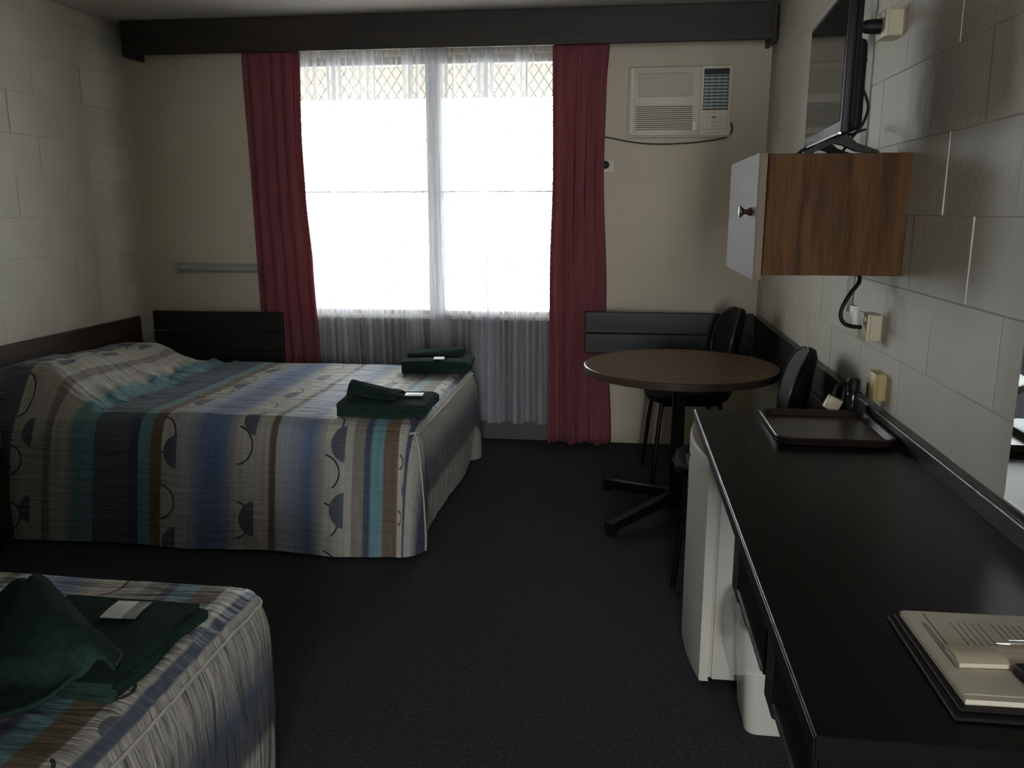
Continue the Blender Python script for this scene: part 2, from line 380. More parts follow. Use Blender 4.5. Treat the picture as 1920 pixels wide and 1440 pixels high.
boards('trim_6', 'brown timber headboard planks along the left wall', [(XL, XL + .028, -.2, YB - .16, .57, .742), (XL, XL + .028, -.2, YB - .16, .39, .566)], m_headb)

# ------------------------------------------------------------------ air conditioner
ac = thing('air_conditioner', 'cream window air conditioner set high in the wall right of the window', 'air conditioner', (.303, YB, 1.775))
fy = YB - .062
obj('casing', BX(.022, .580, fy + .02, YB + .02, 1.772, 2.146, bev=.006, seg=2), m_ivory, ac, smooth=True)
fr = bmesh.new(); box(fr, .032, .412, fy, fy + .02, 1.780, 2.140, bev=.006, seg=2)
face = obj('front_panel', fr, m_ivory, ac, smooth=True)
obj('side_strip', BX(.032, .055, fy - .006, fy, 1.782, 2.138, bev=.003), m_ivory, face)
obj('blank_panel', BX(.075, .366, fy - .005, fy, 1.985, 2.108, bev=.003), m_acpanel, face)
obj('grille_recess', BX(.066, .372, fy - .0012, fy, 1.812, 1.942), m_darkslot, face)
for i in range(12):
    z = 1.815 + i * .0108
    obj('louvre', BX(.064, .374, fy - .008, fy + .002, z, z + .0072, bev=.001), m_ivory, face)
obj('sticker', BX(.378, .392, fy - .0015, fy, 1.808, 1.852), m_sachet, face)
rf = bmesh.new()
for a in ((.412, .426, 1.780, 2.140), (.560, .574, 1.780, 2.140), (.426, .560, 2.126, 2.140), (.426, .560, 1.780, 1.912)):
    box(rf, a[0], a[1], fy, fy + .02, a[2], a[3])
side = obj('outlet_panel', rf, m_ivory, ac)
obj('outlet_recess', BX(.426, .560, fy + .012, fy + .02, 1.912, 2.126), m_darkslot, side)
for i in range(11):
    z = 1.920 + i * .0172
    obj('fin', BX(.428, .558, fy + .003, fy + .009, z, z + (.0105 if i < 10 else .004)), m_fin, side)
for x in (.438, .468, .503, .536):
    obj('vane', BX(x, x + .004, fy + .001, fy + .004, 1.914, 2.09), m_fin, side)
cp = obj('control_panel', BX(.426, .556, fy - .004, fy, 1.810, 1.898, bev=.003), m_ivory, ac)
for r_ in range(3):
    for c_ in range(3):
        x, z = .450 + c_ * .037, 1.828 + r_ * .023
        obj('button', BX(x - .006 - .003 * (c_ == 1), x + .006 + .003 * (c_ == 1), fy - .006, fy - .004, z - .003, z + .003), m_acpanel if r_ != 2 or c_ != 1 else m_black, cp)
obj('display_slot', BX(.447, .53, fy - .002, fy, 1.790, 1.795), m_acpanel, ac)
obj('power_cord', tube(bmesh.new(), smooth_path([(.575, YB - .03, 1.853), (.592, YB - .03, 1.83), (.585, YB - .03, 1.79), (.54, YB - .025, 1.765), (.39, YB - .02, 1.745), (.21, YB - .02, 1.738), (.064, YB - .02, 1.748), (-.085, YB - .02, 1.776), (-.16, YB - .025, 1.78), (-.16, YB - .02, 1.70), (-.125, YB - .045, 1.675), (-.105, YB - .062, 1.648), (-.096, YB - .056, 1.632)], 6), .0038, 8), m_divider, ac, smooth='all')
so = thing('power_outlet', 'ivory wall outlet with round dark plug beside the right curtain', 'outlet', (-.078, YB, 1.59))
obj('plate', BX(-.125, -.043, YB - .010, YB, 1.588, 1.658, bev=.003), m_ivory, so)
obj('plug', lathe(bmesh.new(), [(.021, 0), (.021, -.025), (.014, -.035)], (-.095, YB - .010, 1.628), 20, 'y'), m_black, so, smooth=True)
obj('switch', BX(-.112, -.078, YB - .013, YB - .010, 1.592, 1.598), m_sachet, so)
# wall light over the bed
wl = thing('wall_light', 'slim grey wall light above the dark boards left of the curtain', 'wall light', (-2.44, YB, 1.0))
obj('diffuser', loft(bmesh.new(), [[(x, YB - .012 - .05 * math.sin(PI * k / 10), 1.003 + .052 * (1 - math.cos(PI * k / 10)) / 2) for k in range(11)] for x in (-2.705, -2.18)]), m_light, wl, smooth=True)
obj('backplate', BX(-2.70, -2.185, YB - .013, YB, 1.0, 1.058), m_light, wl)
for x in (-2.722, -2.18):
    obj('end_cap', BX(x, x + .018, YB - .066, YB, .998, 1.060, bev=.004), m_light, wl)

# ------------------------------------------------------------------ beds
def spread_mat():
    m = bpy.data.materials.new('striped_bedspread'); t = nt(m); b = t.nodes['Principled BSDF']; N = t.nodes.new; Lk = t.links.new
    b.inputs['Roughness'].default_value = .55; b.inputs['Specular IOR Level'].default_value = .3; b.inputs['Sheen Weight'].default_value = .15
    uv = N('ShaderNodeUVMap'); uv.uv_map = 'cloth'; sp = N('ShaderNodeSeparateXYZ'); Lk(uv.outputs[0], sp.inputs[0])
    BE, NV, TE, BR, BL, LG, TA, SL, WH, CH = (.40, .38, .33), (.055, .070, .115), (.135, .265, .30), (.15, .108, .066), (.125, .180, .32), (.36, .385, .44), (.22, .20, .17), (.085, .105, .14), (.62, .61, .58), (.055, .056, .062)
    # (start in metres from the foot edge backwards, colour, soft?) ; x runs head(-) to foot(0) then down the foot face (+)
    S_ = [(-2.20, SL, 0), (-1.745, BE, 0), (-1.655, BE, 0), (-1.60, TA, 0), (-1.565, BE, 0), (-1.50, BE, 1), (-1.47, TE, 0), (-1.37, SL, 0), (-1.21, NV, 0), (-1.17, TE, 0), (-1.116, BR, 0), (-1.07, BE, 0), (-1.004, LG, 1), (-.89, BL, 1), (-.80, BL, 1), (-.738, BE, 0), (-.60, BR, 0), (-.57, LG, 0), (-.53, LG, 1), (-.43, BL, 1), (-.364, BE, 0), (-.25, TA, 0), (-.202, NV, 0), (-.173, TE, 0), (-.122, BR, 0), (-.062, WH, 0), (-.057, BE, 0), (-.024, NV, 0), (.0, BE, 0), (.07, BE, 1), (.18, NV, 1), (.30, CH, 1), (.33, BE, 0), (.45, SL, 0)]
    def ramp(stops, lo, hi):
        mr = N('ShaderNodeMapRange'); mr.inputs[1].default_value = lo; mr.inputs[2].default_value = hi; Lk(sp.outputs[0], mr.inputs[0])
        r = N('ShaderNodeValToRGB'); cr = r.color_ramp; cr.interpolation = 'LINEAR'; els = []
        for i, (x, c, s) in enumerate(stops):
            p = (x - lo) / (hi - lo)
            if i and not s and not stops[i - 1][2]: els.append((p - .0015, stops[i - 1][1]))
            els.append((p, c))
        els = els[:32]
        cr.elements[0].position = max(0, els[0][0]); cr.elements[0].color = (*els[0][1], 1); cr.elements[1].position = 1; cr.elements[1].color = (*els[-1][1], 1)
        for p, c in els[1:-1]:
            e = cr.elements.new(min(max(p, 0), 1)); e.color = (*c, 1)
        Lk(mr.outputs[0], r.inputs[0]); return r
    A = [s for s in S_ if s[0] < -.95]; B = [s for s in S_ if s[0] >= -1.0]
    ra = ramp(A, -2.2, -.95); rb = ramp([(-.96, LG, 1)] + B[0:], -.96, .6)
    gt = N('ShaderNodeMath'); gt.operation = 'GREATER_THAN'; gt.inputs[1].default_value = -.953; Lk(sp.outputs[0], gt.inputs[0])
    mx = N('ShaderNodeMix'); mx.data_type = 'RGBA'; Lk(gt.outputs[0], mx.inputs[0]); Lk(ra.outputs[0], mx.inputs[6]); Lk(rb.outputs[0], mx.inputs[7])
    # printed motif: overlapping circles inside certain bands
    def math2(op, a, b_=None, c_=None):
        n = N('ShaderNodeMath'); n.operation = op
        for i, v in enumerate((a, b_, c_)):
            if v is None: continue
            if isinstance(v, (int, float)): n.inputs[i].default_value = v
            else: Lk(v, n.inputs[i])
        return n.outputs[0]
    col = mx.outputs[2]
    for x0, x1, per, off, rad in ((-1.745, -1.655, .23, .03, .06), (-1.07, -1.004, .27, .10, .07), (-.738, -.666, .30, .02, .075), (-.364, -.282, .19, .06, .072), (-.057, -.024, .22, .02, .03)):
        band = math2('MULTIPLY', math2('GREATER_THAN', sp.outputs[0], x0), math2('LESS_THAN', sp.outputs[0], x1))
        for cyc, cx, colr, ringw in ((.30, x0 - .012, (.47, .44, .38), .0035), (.72, x1 + .012, (.095, .108, .135), .0)):
            pp = per * (1.0 if ringw else 1.37)
            fy_ = math2('FRACT', math2('DIVIDE', math2('ADD', sp.outputs[1], off + 5), pp))
            dy = math2('MULTIPLY', math2('SUBTRACT', fy_, cyc), pp); dx = math2('SUBTRACT', sp.outputs[0], cx)
            d = math2('SQRT', math2('ADD', math2('MULTIPLY', dx, dx), math2('MULTIPLY', dy, dy)))
            ins = math2('MULTIPLY', band, math2('LESS_THAN', d, rad))
            k = N('ShaderNodeMix'); k.data_type = 'RGBA'; Lk(ins, k.inputs[0]); Lk(col, k.inputs[6]); k.inputs[7].default_value = (*colr, 1); col = k.outputs[2]
            if ringw:
                rg = math2('MULTIPLY', band, math2('LESS_THAN', math2('ABSOLUTE', math2('SUBTRACT', d, rad)), ringw))
                k = N('ShaderNodeMix'); k.data_type = 'RGBA'; Lk(rg, k.inputs[0]); Lk(col, k.inputs[6]); k.inputs[7].default_value = (.03, .035, .045, 1); col = k.outputs[2]
    # brushed streaks in the print
    mp = N('ShaderNodeMapping'); mp.inputs['Scale'].default_value = (60, 3.0, 1); Lk(uv.outputs[0], mp.inputs[0])
    n = N('ShaderNodeTexNoise'); n.inputs['Scale'].default_value = 1; n.inputs['Detail'].default_value = 4; Lk(mp.outputs[0], n.inputs[0])
    mr = N('ShaderNodeMapRange'); mr.inputs[1].default_value = .3; mr.inputs[2].default_value = .7; mr.inputs[3].default_value = .82; mr.inputs[4].default_value = 1.12; Lk(n.outputs['Fac'], mr.inputs[0])
    ml = N('ShaderNodeMix'); ml.data_type = 'RGBA'; ml.blend_type = 'MULTIPLY'; ml.inputs[0].default_value = 1; Lk(col, ml.inputs[6]); Lk(mr.outputs[0], ml.inputs[7])
    Lk(ml.outputs[2], b.inputs['Base Color'])
    # fine puckers running along the bed
    mp2 = N('ShaderNodeMapping'); mp2.inputs['Scale'].default_value = (7, 45, 1); Lk(uv.outputs[0], mp2.inputs[0])
    n2 = N('ShaderNodeTexNoise'); n2.inputs['Scale'].default_value = 1; n2.inputs['Detail'].default_value = 3; n2.inputs['Distortion'].default_value = .5; Lk(mp2.outputs[0], n2.inputs[0])
    bp = N('ShaderNodeBump'); bp.inputs['Strength'].default_value = .75; bp.inputs['Distance'].default_value = .016; Lk(n2.outputs['Fac'], bp.inputs['Height']); Lk(bp.outputs[0], b.inputs['Normal'])
    return m
m_spread = spread_mat()
m_piping = mat('bedspread_piping', (.55, .53, .48), .6)
def smst(a, b, x):
    t = min(max((x - a) / (b - a), 0), 1); return t * t * (3 - 2 * t)
def make_bed(name, label, x0, x1, y0, y1, ztop, hump, flare, seed, zhem=.012):
    bed = thing(name, label, 'bed', ((x0 + x1) / 2, (y0 + y1) / 2, 0))
    obj('base', BX(x0 + .06, x1 - .06, y0 + .05, y1 - .05, .06, .28, bev=.01), m_base, bed)
    for lx in (x0 + .2, x1 - .2):
        for ly in (y0 + .15, y1 - .15):
            obj('leg', BX(lx - .03, lx + .03, ly - .03, ly + .03, 0, .06), m_base, bed)
    obj('mattress', BX(x0 + .05, x1 - .05, y0 + .045, y1 - .045, .28, ztop - .03, bev=.03, seg=2), m_matt, bed)
    # bedspread: concentric rings from the middle out to the edge, then down the sides
    r = .05; per = []
    w, d = x1 - x0, y1 - y0; cx, cy = (x0 + x1) / 2, (y0 + y1) / 2
    def outline(n_s=110, n_e=80, n_c=8):
        pts = []
        for (ax, ay, a0, bx, by, nn) in ((w/2 - r, d/2 - r, 0, -w/2 + r, d/2 - r, n_s), (-w/2 + r, d/2 - r, PI/2, -w/2 + r, -d/2 + r, n_e // 2), (-w/2 + r, -d/2 + r, PI, w/2 - r, -d/2 + r, n_s), (w/2 - r, -d/2 + r, 1.5*PI, w/2 - r, d/2 - r, n_e)):
            for i in range(n_c):
                a = a0 + PI/2 * i / n_c; pts.append((ax + r*math.cos(a), ay + r*math.sin(a), math.cos(a), math.sin(a)))
            a = a0 + PI/2; nx, ny = math.cos(a), math.sin(a); ex, ey = ax + r*nx, ay + r*ny; fx, fy2 = bx + r*nx, by + r*ny
            for i in range(nn): t = i / nn; pts.append((ex + (fx - ex)*t, ey + (fy2 - ey)*t, nx, ny))
        return pts
    P = outline(); n = len(P); hw = d / 2
    def ztopf(x, y):
        X, Y = x + cx, y + cy
        z = ztop
        if hump:
            across = smst(y0 - .02, y0 + .16, Y) * (1 - smst(y1 - .34, y1 - .05, Y))
            lx = X - x0
            prof = smst(.74, .36, lx) if False else (1 - smst(.40, .70, lx)) * (.62 + .38 * smst(0, .30, lx))
            z += hump * across * prof * (1 + .10 * math.sin(6 * Y))
            cr = math.exp(-((lx - .66) / .10) ** 2) * smst(y0, y0 + .1, Y)
            z += cr * (.030 * mnoise.noise((X * 14, Y * 11, seed)) + .016 * mnoise.noise((X * 30, Y * 26, seed)))
            z += math.exp(-((lx - .34) / .16) ** 2) * across * .016 * mnoise.noise((X * 13, Y * 11, seed + 3))
        z += .006 * mnoise.noise((X * 3, Y * 4, seed)) + .0045 * mnoise.noise((X * 5, Y * 30, seed + 9))
        return z
    rings, uvs = [], []
    NR = 46
    for j in range(NR + 1):
        t = j / NR; ring, uvr = [], []
        for (px, py, nx, ny) in P:
            mx_ = min(max(px, -w/2 + hw), w/2 - hw); k = t
            x, y = mx_ + (px - mx_) * k, py * k
            e = smst(.90, 1., t) ** 2
            z = ztopf(x, y) - .022 * e
            ring.append((x + cx, y + cy, z)); uvr.append((x - w/2, y))
        rings.append(ring); uvs.append(uvr)
    ND = 22; H0 = ztop - .022 - zhem
    for j in range(1, ND + 1):
        s = j / ND; ring, uvr = [], []
        for i, (px, py, nx, ny) in enumerate(P):
            X, Y = px + cx, py + cy
            arc = i * .021
            side = abs(ny); foot = max(0, nx)
            out = .018 * math.sin(min(1, s * 5) * PI / 2) + flare * side * s ** .8 + foot * (.018 * math.sin(PI * s) - .02 * s)
            wav = mnoise.noise((arc * 3.1, seed * 1.7, s * .5)) * .020 * s + mnoise.noise((arc * 11, seed, s * 1.6)) * .006 * s
            wav += foot * mnoise.noise((Y * 22, s * 3, seed)) * .005 * math.sin(PI * min(1, s * 1.6))
            o_ = out + wav
            if nx < -.5: o_ = 0
            zt = ztopf(px, py) - .022
            z = zt + (zhem + .012 * mnoise.noise((arc * 2, 3, seed)) - zt) * s
            ring.append((X + nx * o_, Y + ny * o_, z))
            uvr.append((px - w/2 + foot * H0 * s, py + ny * H0 * s))
        rings.append(ring); uvs.append(uvr)
    bm = bmesh.new(); uvl = bm.loops.layers.uv.new('cloth')
    V = [[bm.verts.new(p) for p in r_] for r_ in rings]
    vu = {}
    for a, b in zip(V, uvs):
        for v, u in zip(a, b): vu[v] = u
    for a, b in zip(V, V[1:]):
        for i in range(n):
            j = (i + 1) % n
            f = bm.faces.new((a[i], b[i], b[j], a[j]))
            for l in f.loops: l[uvl].uv = vu[l.vert]
    bmesh.ops.remove_doubles(bm, verts=V[0], dist=1e-5)
    sp = obj('bedspread', bm, m_spread, bed, smooth='all')
    tag(sp, 'striped blue, beige and teal bedspread hanging to the floor')
    edge = [Vector(rings[NR + 1][i]) + Vector((P[i][2] * .003, P[i][3] * .003, 0)) for i in range(n) if P[i][2] > .02 or (P[i][2] >= -.01 and False)]
    k0 = [i for i in range(n) if P[i][2] > .3]
    obj('piping', tube(bmesh.new(), [Vector(rings[NR + 1][i]) + Vector((P[i][2] * .002, P[i][3] * .002, .002)) for i in sorted(k0, key=lambda q: rings[NR + 1][q][1])], .004, 6), m_piping, sp, smooth='all')
    cpt = min(range(n), key=lambda i: (P[i][2] - .72) ** 2 + (P[i][3] + .69) ** 2)
    obj('piping', tube(bmesh.new(), [Vector(rings[NR + 1 + j][cpt]) + Vector((.002, -.002, 0)) for j in range(ND)], .0035, 6), m_piping, sp, smooth='all')
    return bed, (lambda X, Y: ztopf(X - cx, Y - cy))
bedA, zA = make_bed('double_bed', 'double bed with striped bedspread over raised pillows beside the window', -2.90, -.795, 3.14, 4.43, .540, .155, .11, 1.3)
bedB, zB = make_bed('single_bed', 'nearer bed with striped bedspread at the lower left corner', -2.90, -.80, .56, 1.69, .540, .13, .03, 5.1)
# nightstand between the beds
ns = thing('nightstand', 'dark bedside table against the left wall between the beds', 'bedside table', (-2.63, 2.62, 0))
obj('cabinet', BX(XL + .03, -2.45, 2.36, 2.93, .06, .64), m_divider, ns)
obj('top', BX(XL + .03, -2.42, 2.33, 2.955, .64, .662, bev=.003), m_lam, ns)
dr = obj('drawer', BX(-2.45, -2.435, 2.38, 2.91, .46, .62, bev=.002), m_divider, ns)
obj('handle', BX(-2.435, -2.415, 2.58, 2.71, .535, .548, bev=.002), m_chrome, dr)
obj('door', BX(-2.45, -2.435, 2.38, 2.91, .09, .45, bev=.002), m_divider, ns)
obj('plinth', BX(XL + .05, -2.48, 2.39, 2.90, 0, .06), m_black, ns)

# ------------------------------------------------------------------ towels
def fold_towel(w, d, layers, th, seed, puff=0.):
    """a cloth folded to and fro: serpentine profile across x, swept along y (local, base at z=0)"""
    path = []; R = th * .5; gap = th * 1.06
    for L in range(layers):
        z = R + L * gap; a, b = (-w/2, w/2) if L % 2 == 0 else (w/2, -w/2)
        inset = .004 * (L % 3)
        for i in range(13):
            t = i / 12; path.append((a + (b - a) * t, z))
        if L < layers - 1:
            sg = 1 if b > 0 else -1
            for i in range(1, 6):
                t = PI * i / 6; path.append((b + sg * gap * .5 * math.sin(t) * 1.1, z + gap * (1 - math.cos(t)) / 2))
    npth = len(path); prof_u, prof_d = [], []
    for i, (x, z) in enumerate(path):
        a = path[max(0, i - 1)]; b = path[min(npth - 1, i + 1)]
        tx, tz = b[0] - a[0], b[1] - a[1]; l = math.hypot(tx, tz) or 1; nx, nz = -tz / l, tx / l
        prof_u.append((x + nx * R, z + nz * R)); prof_d.append((x - nx * R, z - nz * R))
    prof = prof_u + prof_d[::-1]
    rings = []; NY = 22; zt = layers * gap
    for j in range(NY + 1):
        y = -d/2 + d * j / NY; ring = []
        for (x, z) in prof:
            k = max(0., z) / zt
            e = 1 - .10 * (2 * abs(j / NY - .5)) ** 6
            zz = z * (1 + puff * (mnoise.noise((x * 7, y * 7, seed)) + .5) * k) * (1 - (1 - e) * .8 * k)
            xx = x + .010 * mnoise.noise((y * 9, z * 60, seed)) ; yy = y + (.012 * mnoise.noise((x * 8, z * 70, seed + 4)) if j in (0, NY) else .008 * mnoise.noise((x * 8, z * 70, seed + 4)))
            ring.append((xx, yy, zz))
        rings.append(ring)
    return loft(bmesh.new(), rings), zt
def place(bm, loc, rz):
    bmesh.ops.transform(bm, matrix=Matrix.Translation(loc) @ Matrix.Rotation(rz, 4, 'Z'), verts=bm.verts); return bm
def cloth_patch(fn, nu, nv, th=.008):
    """fn(u,v)->Vector; closed thin cloth"""
    bm = bmesh.new(); T = [[bm.verts.new(fn(i / nu, j / nv) + Vector((0, 0, th))) for i in range(nu + 1)] for j in range(nv + 1)]
    B = [[bm.verts.new(fn(i / nu, j / nv)) for i in range(nu + 1)] for j in range(nv + 1)]
    for j in range(nv):
        for i in range(nu):
            bm.faces.new((T[j][i], T[j][i+1], T[j+1][i+1], T[j+1][i])); bm.faces.new((B[j][i], B[j+1][i], B[j+1][i+1], B[j][i+1]))
    for i in range(nu):
        bm.faces.new((T[0][i], B[0][i], B[0][i+1], T[0][i+1])); bm.faces.new((T[nv][i], T[nv][i+1], B[nv][i+1], B[nv][i]))
    for j in range(nv):
        bm.faces.new((T[j][0], T[j+1][0], B[j+1][0], B[j][0])); bm.faces.new((T[j][nu], B[j][nu], B[j+1][nu], T[j+1][nu]))
    return bm
zt0 = .546
def towel(label, loc, w, d, rz, layers, th, seed, puff=0.):
    bm, h = fold_towel(w, d, layers, th, seed, puff); place(bm, loc, rz)
    return tag(obj('towel', bm, m_towel, smooth=True), label, 'towel', 'folded green towels on the beds'), loc[2] + h
# near pile on the double bed
tw1, h1 = towel('folded dark green towel near the front corner of the double bed', (-.970, 3.335, zt0), .355, .27, .04, 2, .026, 2.0, .10)
def hand1(u, v):
    # hand towel folded in a diagonal roll across the towel
    x = -.165 + .235 * u; y = .125 - .15 * v - .08 * u
    z = .046 * math.sin(PI * min(1, v * 1.02)) ** .7 * (1 - .6 * u) + .004 * mnoise.noise((u * 5, v * 5, 2))
    return Vector((-.970 + x, 3.335 + y, h1 + .006 + z))
tag(obj('hand_towel', cloth_patch(hand1, 26, 18), m_towel, smooth='all'), 'dark green hand towel rolled diagonally on the front towel of the double bed', 'towel', 'folded green towels on the beds')
# far pile
tw2, h2 = towel('folded dark green towel at the back corner of the double bed by the window', (-.960, 4.27, zt0), .33, .26, .10, 2, .031, 6.0, .10)
def hand2(u, v):
    x = -.15 + .30 * u; y = -.03 + .14 * v
    z = .030 * math.sin(PI * min(1, v)) ** .7 * (.35 + .65 * u) + .004 * mnoise.noise((u * 5, v * 5, 7))
    return Vector((-.960 + x - .018 * v, 4.27 + y + .03 * u, h2 + .006 + z))
tag(obj('hand_towel', cloth_patch(hand2, 26, 18), m_towel, smooth='all'), 'dark green hand towel on the back towel of the double bed', 'towel', 'folded green towels on the beds')
# pile on the nearer bed
tw3, h3 = towel('flat folded dark green bath towel on the nearer bed', (-.990, 1.335, zt0), .29, .30, -.03, 3, .0125, 9.0, .03)
R3 = smooth_path([(-1.20, 1.50, 0), (-1.12, 1.44, 0), (-1.02, 1.36, 0), (-.94, 1.295, 0), (-.885, 1.25, 0), (-.85, 1.195, 0)], 8)
def hand3(u, v):
    # rumpled hand towel: free edge runs diagonally over the bath towel, body slopes away to the left
    q = v * (len(R3) - 1); i = min(int(q), len(R3) - 2); p = R3[i].lerp(R3[i + 1], q - i)
    wob = .018 * math.sin(v * 9) * smst(.45, .8, v)
    x, y = p.x - .25 * u + wob, p.y - .20 * u
    on = smst(-1.175, -1.13, x) * smst(1.165, 1.185, y)
    base = zt0 + .006 + (h3 - zt0) * on
    ridge = math.exp(-((u - .17) / .13) ** 2) * (.052 - .028 * v) + .018 * (1 - u) * smst(0, .05, u)
    z = ridge * smst(0, .06, v) + .010 * (mnoise.noise((u * 3.5, v * 5, 4)) + .5) * smst(0, .1, u)
    return Vector((x, y, base + .003 + max(0, z)))
ht3 = obj('hand_towel', cloth_patch(hand3, 40, 40, .009), m_towel, smooth='all'); tag(ht3, 'rumpled dark green hand towel heaped over the bath towel on the nearer bed', 'towel', 'folded green towels on the beds')
hem = [hand3(.004, j / 40) + Vector((0, 0, .008)) for j in range(1, 40)]
obj('hem', tube(bmesh.new(), hem, .0028, 6), m_hem, ht3, smooth='all')
def sachet(label, c, w, d, rz, tilt=0., foil=True):
    s = thing('soap_sachet', label, 'sachet', c, rz, 'soap sachets on the towels')
    bm = bmesh.new(); nn = 8
    def patch(x0, x1):
        return cloth_patch(lambda u, v: Vector((x0 + (x1 - x0) * u, -d/2 + d * v, .004 * math.sin(PI * v) * (.5 + .5 * math.sin(PI * u)) + tilt * (x0 + (x1 - x0) * u))), 8, 8, .002)
    if foil:
        bm.free(); obj('paper_half', patch(-w/2, .12 * w), m_sachet, s, smooth=True, local=True); obj('foil_half', patch(.12 * w, w/2), m_foil, s, smooth=True, local=True)
    else:
        bm.free(); obj('wrapper', patch(-w/2, w/2), m_sachet, s, smooth=True, local=True)
    return s
sachet('small white soap sachet on the back towel of the double bed', (-.925, 4.19, h2 + .007), .055, .07, .1, foil=False)
sachet('white soap wrapper on the front towel of the double bed', (-.852, 3.36, h1 + .008), .075, .055, .1, foil=False)
sachet('white and clear foil sachet on the bath towel of the nearer bed', (-.965, 1.425, h3 + .003), .072, .070, .05)

# ------------------------------------------------------------------ round table
TX, TY, TZ = .280, 3.715, .700
tb = thing('round_table', 'round brown wood-grain pedestal table in front of the window wall', 'table', (TX, TY, 0))
tt = obj('tabletop', lathe(bmesh.new(), [(.422, TZ - .034), (.4265, TZ - .030), (.4265, TZ - .003), (.424, TZ)], (TX, TY, 0), 96), m_table, tb, smooth=True)
obj('edge_band', lathe(bmesh.new(), [(.4268, TZ - .033), (.429, TZ - .031), (.429, TZ - .003), (.4268, TZ - .001)], (TX, TY, 0), 96, cap0=False, cap1=False), m_tedge, tt, smooth=True)
obj('top_plate', lathe(bmesh.new(), [(.14, TZ - .046), (.14, TZ - .034)], (TX, TY, 0), 32), m_blackm, tb, smooth=True)
obj('column', lathe(bmesh.new(), [(.030, .05), (.030, TZ - .046)], (TX, TY, 0), 28), m_blackm, tb, smooth=True)
obj('hub', lathe(bmesh.new(), [(.045, .035), (.045, .115), (.035, .12)], (TX, TY, 0), 28), m_blackm, tb, smooth=True)
for k in range(4):
    a = math.radians(135 + 90 * k + 2); dx, dy = math.cos(a), math.sin(a)
    def sec(r, z0, z1, hw): return [(TX + dx * r - dy * s * hw, TY + dy * r + dx * s * hw, z) for s, z in ((-1, z0), (1, z0), (1, z1), (-1, z1))]
    lg = obj('foot_arm', loft(bmesh.new(), [sec(.03, .060, .112, .017), sec(.20, .042, .086, .017), sec(.425, .016, .056, .017)]), m_blackm, tb)
    obj('foot_cap', loft(bmesh.new(), [sec(.405, 0, .06, .021), sec(.44, 0, .058, .021)]), m_black, lg)

# ------------------------------------------------------------------ chairs
def make_chair(loc, rz, label):
    """faces local -x"""
    c = thing('chair', label, 'chair', loc, rz, 'black vinyl chairs at the round table')
    seat = []
    for sc, z in ((.90, .425), (.985, .432), (1., .448), (.985, .466), (.93, .476), (.6, .480)):
        seat.append([(x * sc, y * sc, z) for x, y in rrect(.41, .41, .16, 9)])
    s = obj('seat', loft(bmesh.new(), seat), m_vinyl, c, smooth=True, local=True)
    obj('piping', tube(bmesh.new(), [(x * 1.003, y * 1.003, .462) for x, y in rrect(.41, .41, .16, 9)] + [(.41/2 * 1.003, .41/2 - .16, .462)], .004, 6), m_black, s, smooth='all', local=True)
    def backpt(y, z, off):
        lean = .20 + (z - .5) * .16; curve = -.05 * (y / .2) ** 2
        return (lean + curve * 1. + off, y, z)
    ol = []
    for i in range(40):
        a = 2 * PI * i / 40; sy = math.copysign(abs(math.cos(a)) ** .72, math.cos(a)) * .19; sz = math.copysign(abs(math.sin(a)) ** .85, math.sin(a)) * .175
        ol.append((sy, .718 + sz))
    rings = []
    for sc, off in ((.3, -.004), (.86, -.004), (.97, .002), (1., .016), (.97, .032), (.86, .040), (.3, .042)):
        rings.append([backpt(y * sc, .718 + (z - .718) * sc, off - .02) for y, z in ol])
    b = obj('backrest', loft(bmesh.new(), rings), m_vinyl, c, smooth=True, local=True)
    obj('piping', tube(bmesh.new(), [backpt(y * 1.004, .718 + (z - .718) * 1.004, -.018) for y, z in ol + ol[:1]], .0032, 6), m_chrome if False else m_pipe, b, smooth='all', local=True)
    for sy in (-1, 1):
        obj('leg', tube(bmesh.new(), smooth_path([(-.145, sy * .14, .43), (-.165, sy * .155, .25), (-.185, sy * .17, .006)], 4), .0115, 10), m_blackm, c, smooth=True, local=True)
        obj('leg', tube(bmesh.new(), smooth_path([(.145, sy * .14, .43), (.17, sy * .155, .25), (.20, sy * .17, .006)], 4), .0115, 10), m_blackm, c, smooth=True, local=True)
        obj('back_post', tube(bmesh.new(), smooth_path([(.12, sy * .10, .425), (.185, sy * .10, .44), (.212, sy * .10, .52), (.225, sy * .10, .68)], 5), .010, 10), m_blackm, c, smooth=True, local=True)
    obj('seat_frame', tube(bmesh.new(), [(-.145, -.14, .42), (-.145, .14, .42), (.145, .14, .42), (.145, -.14, .42), (-.145, -.14, .42)], .010, 8), m_blackm, c, smooth=True, local=True)
    return c
m_pipe = mat('vinyl_piping', (.06, .06, .062), .18, spec=.8)
make_chair((.355, 4.28, 0), math.radians(7), 'black chair with round-topped back behind the round table in the corner')
make_chair((.430, 3.06, 0), math.radians(-7), 'black chair with round-topped back between the round table and desk')

